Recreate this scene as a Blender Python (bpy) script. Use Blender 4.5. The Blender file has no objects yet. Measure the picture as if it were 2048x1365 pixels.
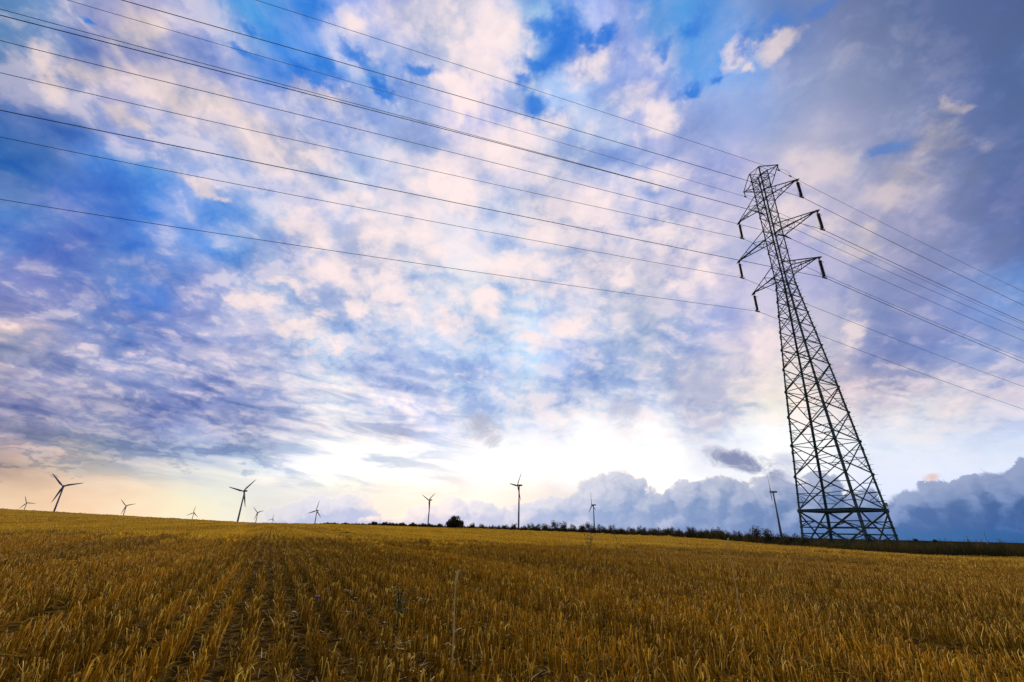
import bpy, math, random
import numpy as np
from mathutils import Vector, Matrix

random.seed(7)
rng = np.random.default_rng(7)
scene = bpy.context.scene
COL = scene.collection
R_ = math.radians

# ------------------------------------------------------------------ camera
PW, PH, FPX, PITCH, ROLL, EYE = 2048, 1365, 904.0, 0.3967, 0.0229, 0.75
_c, _s = math.cos(PITCH), math.sin(PITCH)
_R0, CF, _U0 = np.array([1, 0, 0.]), np.array([0, _c, _s]), np.array([0, -_s, _c])
CR = math.cos(ROLL) * _R0 + math.sin(ROLL) * _U0
CU = -math.sin(ROLL) * _R0 + math.cos(ROLL) * _U0
cam_d = bpy.data.cameras.new('camera')
cam = bpy.data.objects.new('camera', cam_d)
COL.objects.link(cam)
cam_d.sensor_width = 36.0
cam_d.lens = FPX / PW * 36.0
cam_d.clip_start, cam_d.clip_end = 0.05, 20000
M = Matrix.Identity(4)
for i in range(3):
    M[i][0], M[i][1], M[i][2] = CR[i], CU[i], -CF[i]
M[2][3] = EYE
cam.matrix_world = M
scene.camera = cam


def ray(x, y):
    """unit-horizontal world direction seen at a photograph pixel"""
    d = (x - PW / 2) / FPX * CR - (y - PH / 2) / FPX * CU + CF
    return d / math.hypot(d[0], d[1])


# ------------------------------------------------------------------ view, sun
scene.view_settings.view_transform = 'Standard'
scene.view_settings.look = 'None'
scene.view_settings.gamma = 1
scene.view_settings.exposure = 0.0
SUN_AZ, SUN_EL = R_(-9), R_(9.5)
sun_d = bpy.data.lights.new('sun', 'SUN')
sun_d.energy = 3.0
sun_d.angle = R_(12)
sun_d.color = (1.0, 0.86, 0.66)
sun = bpy.data.objects.new('sun', sun_d)
COL.objects.link(sun)
sd = Vector((math.sin(SUN_AZ) * math.cos(SUN_EL), math.cos(SUN_AZ) * math.cos(SUN_EL), math.sin(SUN_EL)))
sun.rotation_euler = sd.to_track_quat('Z', 'Y').to_euler()
sun.location = (0, 0, 80)

# ------------------------------------------------------------------ sky
# broken evening clouds: a coarse map of the cloud colours by azimuth and elevation, broken up by
# noise that lies on a cloud deck, with a bank of cumulus standing on the horizon
SKY = """
58b 79c 58c cbc bac 79d 59d 6ad 7ad 38d 8ae bbe dcd ccd abd dcd ace 27d 58d 69d 69d 6ad 58d 58c 47c 68c 67b 67a 57a 56a 56a 459
68b 99b 99c aac cbc aac 89d 48d 59e 48e 9be 9be cce ccd ccd cce 7be ace ede bbe 8ae 59e 7ae 9be 69d 9ac 9ac 78b 78b 67a 67a 57a
78b aab 89c bab cbc bbc cbc cbd 8ae 59e 7ae 6ae abe 9be cce 8ae 5ae ace bce bbe 9ae 7ae 7ae 8ae 8ad aac aac 9ac 78b 78b 67a 46a
57b 67b 69c aad 89d bbd dcc dcc ccd abd ecd bbe abd bbe dce bbe 7ae cdf abe dde dcd abd abd abe abd cbd bbd aac 89c 78c 67b 46a
26b 47b 68c 9ad 8ad 9ad bbd dcd ecc ccd ace abe abd bce edd fdd edd 9be ace abe bbe bbd bbd cbd abd ccd ccd 79d aac 78b 67b 57a
26a 26b 36c 59d 59d abe 9be 9be bce dcd cde dde cce edd ede cdf fdd edd cce bce cce bbd bbe bbe dcd dcd ccd aad bbc 89c 67b 56a
48c 67c 57c 47c 47d 8ae 79d 8ae ace bbe ede dde dde dde dde bdf edd edd dce cce ccd bbe bbd bbd bbe dcd bbd cbd cbd 99c 78b 46b
78c 78c 68c 57c 57c 79d ace 7ad abe dde dde edd edd ede eef ede cdf edd edd dde dcd ccd dcd ccd bbd dcd bbd bbd aac 99c 89c 56b
78c 78c 78c 79c 68c 57c 89d 79d 7ad cbd edd dcd dde eee eee eee dde dde dcd ccd dcd dcd bbd bbd bbe bbe aad 9ac 99c 89c 89d 69d
99c 88c 68c 68c 79d 89d aac ccd 9be abd abe cde dde dde bce cde cdf dde dde ccd ccd cce cce bbe ccd bbd aad 89c 88c 89c 8ae 69d
cbb cbb 89c 57b 57c 89d bbd dcd dcd cde cde bce bce cdf cde bce cef ddf bce ccd bcd cce cce dcd dcd ccd 9ac 89c 99c 9ad 9ad 8ad
cbb aab 99c aac 9ac bbc bbd bbd bbd bce bce abe abe bce ace bcf cef bcf 9be bce ccd ccd ccd edd fed edd aac 99c aad abd bbd bbd
77b 88c 89c 78b 88c 78c 78c aad ccd dde cde dde dde abe 9be bce abd bbd ccd dde dde bbd ccd edd ffd fed ecc ecb edc ecc edc dcd
99b aab bbc aac 88b 89c aad 9ac aac ede eee dde bbd eef dde eee eef eef fff eef fff dde eef eff fff eef def def def def cdf cdf
b98 ca9 cba ccb bcd cde bcd cde eef fff fff fff fff fff fff fff fff fff fff fff fff eef eef eef fff fff eef eef eef eef eef def
eca eca fca fdb fdb feb fec eed ddd ddd eed eed edd fdd fee fee fed edd eee fee fff fff fff eee fff eef eef eef eef eef eef eef
fdb fdb fdb fdb fec fec eed eed ddd cce cce ddd edd fed fed edd edd cce cce bce bce bce bce bce abe 9ae 8ae 7ad 69d 59d 48c 48c
"""
GRID = np.array([[[int(ch, 16) for ch in cell] for cell in ln.split()] for ln in SKY.strip().splitlines()], float) * 17 / 255.0
HOT = GRID.min(axis=2) > 0.99
GRID = np.where(GRID <= 0.04045, GRID / 12.92, ((GRID + 0.055) / 1.055) ** 2.4)
_lum = GRID.mean(axis=2, keepdims=True)                        # even out the hue from cell to cell, keep the light and dark
_pad = np.pad(GRID / _lum, ((1, 1), (1, 1), (0, 0)), mode='edge')
_ch = sum(_pad[i:i + GRID.shape[0], j:j + GRID.shape[1]] * w for i, j, w in ((0, 1, 1), (1, 0, 1), (1, 1, 3), (1, 2, 1), (2, 1, 1))) / 7
GRID = _ch / _ch.mean(axis=2, keepdims=True) * _lum
GRID[HOT] = (1.15, 1.14, 1.13)                              # the glare round the hidden sun


def sky_at(az, el):
    d = np.array([math.sin(az) * math.cos(el), math.cos(az) * math.cos(el), math.sin(el)])
    w = max(d @ CF, 0.12)
    x = PW / 2 + FPX * (d @ CR) / w
    y = PH / 2 - FPX * (d @ CU) / w
    gx = min(max(x / 64 - 0.5, 0), GRID.shape[1] - 1.001)
    gy = min(max(y / 64 - 0.5, 0), GRID.shape[0] - 1.001)
    i, j = int(gy), int(gx)
    u, v = gx - j, gy - i
    return (GRID[i, j] * (1 - u) * (1 - v) + GRID[i, j + 1] * u * (1 - v)
            + GRID[i + 1, j] * (1 - u) * v + GRID[i + 1, j + 1] * u * v)


# single clouds and gaps that stand out: centre x, y and half sizes, in photograph pixels; turned into
# azimuth, elevation and degrees below
BRIGHT = """855 40 110 60;1000 40 60 70;690 72 26 26;960 130 50 40;1180 112 68 45;1265 197 45 34;1310 232 50 32;1490 108 28 26;1512 128 14 13;1115 240 32 36;
925 190 48 26;660 215 66 45;262 62 60 55;110 120 42 36;205 135 55 36;340 185 100 40;440 220 80 36;545 275 80 50;610 315 60 40;250 240 42 30;400 370 38 20;
1000 300 75 55;880 355 55 60;940 405 55 45;700 420 46 30;600 455 60 30;740 490 60 35;850 492 42 40;680 545 80 30;1100 465 56 30;1190 425 55 36;1340 470 70 40;
1320 365 52 30;1390 550 50 30;1140 640 42 30;1080 560 60 36;790 600 50 36;720 610 30 18;640 630 26 20;660 690 22 18;500 600 42 24;1065 685 50 20;
1640 330 60 40;1590 420 60 28;1640 455 50 26;1790 380 80 46;1720 470 50 36;1540 680 30 40;1690 680 40 30;430 395 26 12;880 640 36 24;960 600 44 22;1010 540 50 26;
1215 560 40 26;560 560 40 16;590 655 60 14;770 540 44 22;1850 300 60 40;1900 240 30 18;1570 80 40 20"""
SHADE = """840 250 70 26;690 315 60 34;570 165 70 34;570 375 60 34;440 440 62 50;775 395 40 26;1000 485 42 22;1000 585 54 22;940 655 62 28;700 645 62 22;765 685 50 18;1185 735 90 30;
960 745 70 24;250 610 130 34;330 650 90 22;60 805 80 22;310 832 64 20;200 815 60 18;1400 265 90 44;1240 300 70 26;1850 690 130 56;1765 745 60 28;1950 430 60 70;1290 400 50 20;
1050 390 40 20;1450 330 60 40;620 590 60 24;860 560 50 18;1140 520 60 16;900 720 60 18;480 520 70 26;150 500 90 40;560 480 36 20;820 415 26 26;1480 500 50 24;1130 700 50 18;
130 250 90 30;60 190 60 26;400 130 60 24;180 60 60 22;750 160 40 20;1380 640 90 40;1360 720 80 40;480 830 60 16;420 780 80 14;90 870 90 12;300 900 110 10;480 905 80 9;150 892 240 13;430 912 150 9;60 925 90 8;250 858 130 11;480 868 70 9"""
GAPS = """612 52 36 42;600 8 32 16;640 165 42 24;500 105 40 14;1112 72 46 56;1092 28 42 24;1060 112 32 30;1032 145 20 26;1165 68 22 20;1375 72 38 24;1375 178 32 14;1560 48 46 24;1510 74 32 28;
700 128 40 18;860 165 42 18;1066 215 30 22;1755 295 42 22;180 6 20 10;770 175 34 14;1330 90 24 16;1640 20 40 16;
1200 60 26 18;1450 150 26 16;520 60 26 14"""
DOMES = """1240 992 58 50;1190 1012 52 40;1292 1016 50 42;1112 1018 50 36;1060 1030 44 34;1386 996 44 36;1432 992 50 42;1480 1005 50 44;1335 1050 46 30;960 1028 46 32;905 1024 42 28;850 1030 44 24;640 1022 70 34;
700 1014 60 28;580 1034 50 22;1550 1000 60 50;1650 985 50 42;1720 1010 50 32;1830 1012 46 30;1888 1000 50 38;1950 998 60 46;2010 1000 60 55;2060 975 60 62;1790 1040 50 30;1600 1040 60 40;1160 1050 50 30"""


def sky_spots(txt):
    out = []
    for q in txt.replace('\n', '').split(';'):
        x, y, rx, ry = map(float, q.split())

        def ae(u, v):
            d = ray(u, v)
            return math.degrees(math.atan2(d[0], d[1])), math.degrees(math.atan(d[2]))
        a, e = ae(x, y)
        out.append((a, e, abs(ae(x + rx, y)[0] - ae(x - rx, y)[0]) / 2, abs(ae(x, y + ry)[1] - ae(x, y - ry)[1]) / 2))
    return out


world = bpy.data.worlds.new('World')
scene.world = world
world.use_nodes = True
world.cycles.sampling_method = 'MANUAL'
world.cycles.sample_map_resolution = 512
nt = world.node_tree
nt.nodes.clear()


class NT:
    def __init__(s, tree): s.t = tree

    def n(s, kind, **kw):
        nd = s.t.nodes.new(kind)
        for k, v in kw.items(): setattr(nd, k, v)
        return nd

    def put(s, sock, v):
        if isinstance(v, bpy.types.NodeSocket): s.t.links.new(v, sock)
        elif v is not None:
            if hasattr(sock.default_value, '__len__') and not hasattr(v, '__len__'): v = (v, v, v)
            if hasattr(sock.default_value, '__len__') and len(sock.default_value) == 4 and len(v) == 3: v = (*v, 1)
            sock.default_value = v

    def math(s, op, a, b=None, c=None, clamp=False):
        nd = s.n('ShaderNodeMath', operation=op, use_clamp=clamp)
        for i, v in enumerate((a, b, c)):
            if v is not None: s.put(nd.inputs[i], v)
        return nd.outputs[0]

    def vec(s, op, a, b=None, scale=None):
        nd = s.n('ShaderNodeVectorMath', operation=op)
        s.put(nd.inputs[0], a)
        if b is not None: s.put(nd.inputs[1], b)
        if scale is not None: s.put(nd.inputs['Scale'], scale)
        return nd.outputs['Value'] if op in ('LENGTH', 'DOT_PRODUCT', 'DISTANCE') else nd.outputs['Vector']

    def rng(s, v, a, b, c=0.0, d=1.0, smooth=True):
        nd = s.n('ShaderNodeMapRange', interpolation_type='SMOOTHSTEP' if smooth else 'LINEAR')
        for i, q in enumerate((v, a, b, c, d)): s.put(nd.inputs[i], q)
        return nd.outputs[0]

    def mix(s, f, a, b, mode='MIX', clamp=False):
        nd = s.n('ShaderNodeMix', data_type='RGBA', blend_type=mode, clamp_result=clamp)
        s.put(nd.inputs['Factor'], f)
        s.put(nd.inputs[6], a)
        s.put(nd.inputs[7], b)
        return nd.outputs[2]

    def noise(s, vec, scale, detail=4, rough=0.55, lac=2.0, dist=0.0, dims='3D', color=False, w=None):
        nd = s.n('ShaderNodeTexNoise', noise_dimensions=dims)
        if vec is not None: s.put(nd.inputs['Vector'], vec)
        for k, v in (('Scale', scale), ('Detail', detail), ('Roughness', rough), ('Lacunarity', lac), ('Distortion', dist)):
            s.put(nd.inputs[k], v)
        if w is not None: s.put(nd.inputs['W'], w)
        return nd.outputs['Color' if color else 'Fac']

    def comb(s, x, y, z=0.0):
        nd = s.n('ShaderNodeCombineXYZ')
        for i, v in enumerate((x, y, z)): s.put(nd.inputs[i], v)
        return nd.outputs[0]

    def sep(s, v):
        nd = s.n('ShaderNodeSeparateXYZ')
        s.put(nd.inputs[0], v)
        return nd.outputs

    def ramp(s, f, stops, interp='LINEAR'):
        nd = s.n('ShaderNodeValToRGB')
        cr = nd.color_ramp
        cr.interpolation = interp
        while len(cr.elements) < len(stops): cr.elements.new(1.0)
        for e, (p, c) in zip(cr.elements, stops):
            e.position = p
            e.color = (*c[:3], 1) if hasattr(c, '__len__') else (c, c, c, 1)
        s.put(nd.inputs[0], f)
        return nd.outputs[0]


def build_sky():
    N = NT(nt)
    d = N.vec('NORMALIZE', N.n('ShaderNodeTexCoord').outputs['Generated'])
    X, Y, Z = N.sep(d)
    az = N.math('MULTIPLY', N.math('ARCTAN2', X, Y), 180 / math.pi)
    el = N.math('MULTIPLY', N.math('ARCSINE', Z), 180 / math.pi)
    # position on the cloud deck (a thick deck: foreshortened, but not to nothing)
    k = N.math('DIVIDE', 1.0, N.math('ADD', N.math('MAXIMUM', Z, 0.0), 0.42))
    deck = N.comb(N.math('MULTIPLY', X, k), N.math('MULTIPLY', Y, k))
    # plain angular position (for clouds seen side-on)
    ang = N.comb(N.math('MULTIPLY', az, 0.1), N.math('MULTIPLY', el, 0.1), 3.0)

    def centred(c): return N.vec('SUBTRACT', c, (0.5, 0.5, 0.5))
    # --- warp of the coarse map: large swings, then ragged edges
    a1, e1, _ = N.sep(centred(N.noise(deck, 4.0, 2, 0.5, color=True, dims='2D')))
    a2, e2, _ = N.sep(centred(N.noise(deck, 11.0, 5, 0.50, color=True, dims='2D')))
    lowe = N.rng(el, 2.0, 20.0, 0.30, 1.0)
    azw = N.math('ADD', az, N.math('ADD', N.math('MULTIPLY', a1, 5.0), N.math('MULTIPLY', a2, 4.5)))
    elw = N.math('ADD', el, N.math('MULTIPLY', lowe, N.math('ADD', N.math('MULTIPLY', e1, 5.0), N.math('MULTIPLY', e2, 4.5))))
    # --- coarse colour map
    rows = [-2, 0.2, 2, 4, 6, 8.5, 11, 14, 17, 20.5, 24, 28, 32, 36, 40, 45, 50, 56]
    f = N.math('DIVIDE', N.math('ADD', azw, 62.0), 124.0, clamp=True)
    base = None
    for i, e in enumerate(rows):
        col = N.ramp(f, [(j / 31.0, sky_at(R_(-62 + 4 * j), R_(e))) for j in range(32)])
        base = col if base is None else N.mix(N.rng(elw, rows[i - 1], e, smooth=False), base, col)
    far = N.rng(N.math('ABSOLUTE', az), 66.0, 100.0)
    base = N.mix(far, base, (0.36, 0.40, 0.62))

    # --- puffs: billowing density, lit from the low sun side
    bw = N.vec('SCALE', centred(N.noise(deck, 8.0, 5, 0.52, color=True, dims='2D')), scale=0.15)

    def dens(v):
        p = N.vec('ADD', v, bw)
        vo = N.n('ShaderNodeTexVoronoi', feature='SMOOTH_F1', normalize=True, voronoi_dimensions='2D')
        N.put(vo.inputs['Vector'], p)
        for q, w in (('Scale', 11.5), ('Detail', 3.0), ('Roughness', 0.48), ('Lacunarity', 2.2), ('Smoothness', 0.6)): N.put(vo.inputs[q], w)
        return N.math('ADD', N.math('MULTIPLY', N.math('SUBTRACT', 0.40, vo.outputs['Distance']), 1.15), N.math('MULTIPLY', N.math('SUBTRACT', N.noise(v, 5.0, 6, 0.56, 2.1, dims='2D'), 0.5), 1.5))
    n0 = dens(deck)
    n1 = dens(N.vec('ADD', deck, (math.sin(SUN_AZ) * 0.03 - 0.012, math.cos(SUN_AZ) * 0.03, 0.0)))
    lit = N.math('SUBTRACT', n0, n1)
    fine = N.noise(deck, 26.0, 5, 0.62, dims='2D')
    high = N.rng(el, 3.0, 15.0)
    # --- the clouds and gaps one can point at
    wob = N.vec('SCALE', centred(N.noise(deck, 7.0, 6, 0.58, color=True, dims='2D')), scale=9.0)
    here = N.vec('ADD', N.comb(az, el), wob)

    def nearest(P, spots):
        best = None
        for a, e, ra, re in spots:
            nd = N.n('ShaderNodeVectorMath', operation='MULTIPLY_ADD')
            N.put(nd.inputs[0], P)
            nd.inputs[1].default_value = (1 / ra, 1 / re, 0)
            nd.inputs[2].default_value = (-a / ra, -e / re, 0)
            q = N.vec('LENGTH', nd.outputs[0])
            best = q if best is None else N.math('MINIMUM', best, q)
        return best
    rag = N.math('MULTIPLY', N.math('SUBTRACT', N.math('ADD', N.math('MULTIPLY', n0, 0.6), fine), 0.5), -0.9)
    m_gap = N.rng(N.math('ADD', nearest(here, sky_spots(GAPS)), N.math('MULTIPLY', rag, -1.3)), 1.65, 0.30)
    m_lit = N.rng(N.math('ADD', nearest(here, sky_spots(BRIGHT)), rag), 1.45, 0.15)
    m_shd = N.rng(N.math('ADD', nearest(here, sky_spots(SHADE)), rag), 1.55, 0.30)
    low_l = N.rng(el, 8.0, 24.0)
    base = N.mix(N.math('MULTIPLY', m_shd, 0.75), base, N.vec('MULTIPLY', base, N.mix(low_l, (0.48, 0.60, 0.78), (0.56, 0.70, 0.90))))
    dim = N.rng(N.math('ABSOLUTE', N.math('ADD', az, -4.0)), 20.0, 62.0, 1.0, 0.70)
    base = N.mix(N.math('MULTIPLY', m_lit, 0.88), base, N.vec('MULTIPLY', (0.97, 0.81, 0.83), N.comb(dim, dim, dim)))
    # ragged edges between cloud and clear blue
    r, g, b = N.sep(base)
    ratio = N.math('DIVIDE', r, b)
    gapn = N.math('ADD', ratio, N.math('ADD', N.math('MULTIPLY', n0, 0.16), N.math('MULTIPLY', N.math('SUBTRACT', fine, 0.5), 0.14)))
    cover = N.rng(gapn, 0.14, 0.42)
    mid = N.math('MULTIPLY', N.rng(N.math('ABSOLUTE', N.math('SUBTRACT', ratio, 0.25)), 0.24, 0.03), N.rng(b, 0.52, 0.72))
    base = N.mix(N.math('MULTIPLY', mid, 0.7), base, N.mix(cover, N.vec('MULTIPLY', base, (0.40, 0.86, 1.05)), N.vec('MULTIPLY', base, (1.40, 1.12, 1.0))))
    base = N.mix(N.math('MULTIPLY', m_gap, 0.92), base, N.mix(N.rng(el, 18.0, 42.0), (0.20, 0.44, 0.86), (0.035, 0.220, 0.74)))
    r, g, b = N.sep(base)
    blue = N.rng(N.math('DIVIDE', r, b), 0.10, 0.42)          # 0 in the blue gaps, 1 in cloud
    bright = N.rng(g, 0.62, 0.95)                             # glow near the sun: keep
    smoothz = N.math('SUBTRACT', 1.0, N.math('MULTIPLY', N.rng(az, 22.0, 34.0), N.rng(el, 12.0, 20.0)))   # the smooth grey mass on the right
    amt = N.math('MULTIPLY', high, N.math('MULTIPLY_ADD', smoothz, 0.62, 0.38))
    puff = N.math('ADD', N.math('ADD', N.math('MULTIPLY', n0, 1.25), N.math('MULTIPLY', lit, 0.9)), N.math('MULTIPLY', N.math('SUBTRACT', fine, 0.5), 0.75))
    up = N.math('MULTIPLY', N.rng(puff, 0.08, 0.72), N.math('MULTIPLY', N.math('MULTIPLY_ADD', blue, 0.85, 0.15), amt))
    dn = N.math('MULTIPLY', N.rng(puff, 0.22, -0.62), N.math('MULTIPLY', N.math('MULTIPLY_ADD', bright, -0.6, 1.0), amt))
    light = N.mix(N.math('MULTIPLY', up, 0.80), base, N.mix(0.45, (0.95, 0.79, 0.79), N.vec('MULTIPLY', base, (1.33, 1.22, 1.15))))
    shade = N.vec('MULTIPLY', base, N.mix(blue, (0.42, 0.74, 0.96), (0.52, 0.66, 0.88)))
    sky = N.mix(N.math('MULTIPLY', dn, 0.95), light, shade)
    # the heavy grey sheet coming over from the right
    sheet = N.math('MULTIPLY', N.rng(N.math('ADD', az, N.math('MULTIPLY', n0, 9.0)), 30.0, 56.0), N.rng(el, 13.0, 27.0))
    sky = N.mix(N.math('MULTIPLY', sheet, N.rng(puff, -0.5, 0.6, 0.74, 0.38)), sky, N.mix(N.rng(az, 42.0, 60.0), (0.215, 0.240, 0.375), (0.10, 0.145, 0.285)))
    # --- flat streaks of stratus low on the left
    st = N.noise(N.comb(N.math('ADD', N.math('MULTIPLY', az, 0.060), N.math('MULTIPLY', el, 0.03)), N.math('ADD', N.math('MULTIPLY', el, 0.34), N.math('MULTIPLY', az, 0.022))), 1.6, 5, 0.54, 2.1, 0.35, dims='2D')
    sm = N.math('MULTIPLY', N.math('MULTIPLY', N.rng(el, 2.2, 6.0), N.rng(el, 14.0, 22.0, 1.0, 0.0)), N.rng(az, -14.0, 2.0, 1.0, 0.0))
    sky = N.mix(N.math('MULTIPLY', sm, N.rng(st, 0.46, 0.66, 0.0, 0.95)), sky, N.vec('MULTIPLY', sky, (0.48, 0.60, 0.79)))
    sky = N.mix(N.math('MULTIPLY', sm, N.rng(st, 0.48, 0.30, 0.0, 0.75)), sky, N.vec('MULTIPLY', sky, (1.45, 1.28, 1.10)))
    # --- cumulus bank on the horizon
    pts = [(-62, -1), (-34, -1), (-30, .3), (-27, 1.2), (-24.5, 3.2), (-21, 4.2), (-17, 2.6), (-13, 2.4), (-10, 3.4), (-8, 4.0), (-5.5, 2.6), (-3.5, 2.8), (-1, 3.8), (1.5, 3.6), (4, 4.4),
           (7, 5.4), (10, 7.4), (13, 7.2), (15, 5.2), (17, 3.8), (18.5, 6.2), (21.5, 6.6), (24.5, 6.8), (27, 6.4), (31, 5.8), (35, 4.6), (38, 4.6), (40, 5.4), (42.5, 5.8), (44.5, 6.2), (47, 7.2), (62, 9)]
    top = N.math('MULTIPLY_ADD', N.ramp(N.math('DIVIDE', N.math('ADD', az, 62.0), 124.0, clamp=True), [((a + 62) / 124, (h + 2) / 16) for a, h in pts]), 16.0, -2.0)
    ca = N.comb(N.math('MULTIPLY', az, 0.1), N.math('MULTIPLY', el, 0.115), 0.7)
    cw = N.vec('SCALE', centred(N.noise(ca, 5.0, 6, 0.58, color=True, dims='2D')), scale=0.24)

    def billow(v):
        vo = N.n('ShaderNodeTexVoronoi', feature='SMOOTH_F1', normalize=True, voronoi_dimensions='2D')
        N.put(vo.inputs['Vector'], N.vec('ADD', v, cw))
        for q, w in (('Scale', 3.6), ('Detail', 3.0), ('Roughness', 0.5), ('Lacunarity', 2.2), ('Smoothness', 0.4)): N.put(vo.inputs[q], w)
        return N.math('SUBTRACT', 0.42, vo.outputs['Distance'])
    b0 = billow(ca)
    b1 = billow(N.vec('ADD', ca, (-0.035, 0.05, 0.0)))
    cn = N.noise(ca, 2.2, 5, 0.5, 2.1, dims='2D')
    dpos = N.vec('ADD', N.comb(az, el), N.vec('SCALE', cw, scale=9.0))
    dsp = sky_spots(DOMES)
    d0 = N.math('SUBTRACT', nearest(dpos, dsp), N.math('MULTIPLY', b0, 1.25))
    d1 = N.math('SUBTRACT', nearest(N.vec('ADD', dpos, (-0.45, 0.55, 0.0)), dsp), N.math('MULTIPLY', b1, 1.25))
    hgt = N.math('SUBTRACT', N.math('ADD', N.math('SUBTRACT', top, 1.3), N.math('ADD', N.math('MULTIPLY', N.math('SUBTRACT', b0, 0.10), 2.2), N.math('MULTIPLY', N.math('SUBTRACT', cn, 0.5), 1.6))), el)
    hgt = N.math('SMOOTH_MAX', hgt, N.math('MULTIPLY', N.math('SUBTRACT', 0.90, d0), 2.4), 0.4)
    bank = N.rng(hgt, -0.04, 0.42)
    # relief: lit crests, blue-grey hollows, bluer and darker low down and to the right
    rel = N.math('MULTIPLY', N.math('SUBTRACT', N.math('SUBTRACT', d1, d0), 0.08), 1.45)
    rel = N.math('ADD', rel, N.math('MULTIPLY', N.math('SUBTRACT', cn, 0.5), 0.8))
    rel = N.math('ADD', rel, N.rng(hgt, 1.6, 0.0, -0.06, 0.14))
    right = N.rng(az, 0.0, 48.0, smooth=False)
    lo = N.rng(el, 0.3, 6.0)
    dark = N.mix(lo, N.mix(right, (0.30, 0.45, 0.78), (0.015, 0.09, 0.32)), N.mix(right, (0.27, 0.39, 0.66), (0.075, 0.15, 0.36)))
    lite = N.mix(lo, N.mix(right, (0.62, 0.66, 0.85), (0.09, 0.22, 0.54)), N.mix(right, (0.84, 0.82, 0.90), (0.30, 0.36, 0.58)))
    bcol = N.mix(N.rng(rel, -0.85, 0.75), dark, lite)
    bcol = N.mix(N.math('MULTIPLY', N.rng(hgt, 0.65, 0.05), N.rng(right, 0.9, 0.3, 0.0, 0.75)), bcol, (1.0, 0.86, 0.80))
    # pale gap under the bank at the far right
    gap = N.math('MULTIPLY', N.rng(N.math('ADD', el, N.math('MULTIPLY', N.math('SUBTRACT', cn, 0.5), 1.2)), 1.15, 0.45), N.rng(az, 22.0, 42.0))
    bcol = N.mix(N.math('MULTIPLY', gap, 0.85), bcol, N.mix(right, (0.14, 0.34, 0.66), (0.015, 0.11, 0.34)))
    gl = N.comb(N.math('DIVIDE', N.math('ADD', az, 12.0), 6.0), N.math('DIVIDE', N.math('SUBTRACT', el, 2.6), 2.6))
    glow = N.math('MULTIPLY', N.rng(N.vec('LENGTH', gl), 1.1, 0.0), N.rng(cn, 0.40, 0.62, 0.25, 0.95))
    bcol = N.mix(glow, bcol, (1.05, 0.84, 0.66))
    sky = N.mix(N.math('MULTIPLY', bank, N.rng(az, -32.0, -18.0, 0.35, 1.0)), sky, bcol)
    # --- loose dark scud in front of the bright strip
    sc = N.noise(N.comb(N.math('MULTIPLY', az, 0.11), N.math('MULTIPLY', el, 0.16), 9.0), 2.6, 6, 0.6, 2.1, 0.5, dims='2D')
    scud = sky_spots("1482 925 82 24;1405 790 75 85;965 862 36 32;1250 822 36 36;1575 935 34 44;1860 955 22 9")
    for (ca0, ce0, ra, re), (s_amt, tilt, s_col) in zip(scud, ((1.0, -0.32, (0.24, 0.27, 0.46)), (0.7, 0.0, (0.44, 0.46, 0.66)), (0.85, -0.3, (0.36, 0.40, 0.58)), (0.65, 0.0, (0.48, 0.49, 0.66)),
                                                               (0.6, 0.0, (0.40, 0.43, 0.64)), (0.8, 0.2, (0.80, 0.48, 0.38)))):
        da = N.math('SUBTRACT', az, ca0)
        de = N.math('SUBTRACT', N.math('SUBTRACT', el, ce0), N.math('MULTIPLY', da, tilt))
        da, de = N.math('DIVIDE', da, ra), N.math('DIVIDE', de, re)
        q = N.math('ADD', N.math('MULTIPLY', da, da), N.math('MULTIPLY', de, de))
        m = N.math('MULTIPLY', N.rng(N.math('ADD', N.math('MULTIPLY', q, -0.22), N.math('MULTIPLY_ADD', sc, 0.75, 0.14)), 0.22, 0.58), s_amt)
        sky = N.mix(m, sky, s_col)
    # clear air over it all, from the sky texture
    nis = N.n('ShaderNodeTexSky', sky_type='NISHITA', sun_disc=False)
    nis.sun_elevation, nis.sun_rotation = SUN_EL, SUN_AZ
    sky = N.vec('MULTIPLY', sky, (1.0, 1.012, 1.0))
    air = N.vec('SCALE', nis.outputs[0], scale=0.10)
    sky = N.mix(0.04, sky, air)
    # below the horizon: dull earth
    sky = N.mix(N.rng(el, -1.2, -3.0), sky, (0.10, 0.07, 0.03))
    bg = N.n('ShaderNodeBackground')
    N.put(bg.inputs['Color'], sky)
    bg.inputs['Strength'].default_value = 1.0
    out = N.n('ShaderNodeOutputWorld')
    nt.links.new(bg.outputs[0], out.inputs[0])


build_sky()

# ------------------------------------------------------------------ helpers
def tag(o, label=None, cat=None, group=None, kind=None):
    if label: o['label'] = label
    if cat: o['category'] = cat
    if group: o['group'] = group
    if kind: o['kind'] = kind
    return o


def empty(name, loc, rotz=0.0):
    o = bpy.data.objects.new(name, None)
    COL.objects.link(o)
    o.location = loc
    o.rotation_euler = (0, 0, rotz)
    o.empty_display_size = 0.3
    return o


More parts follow.
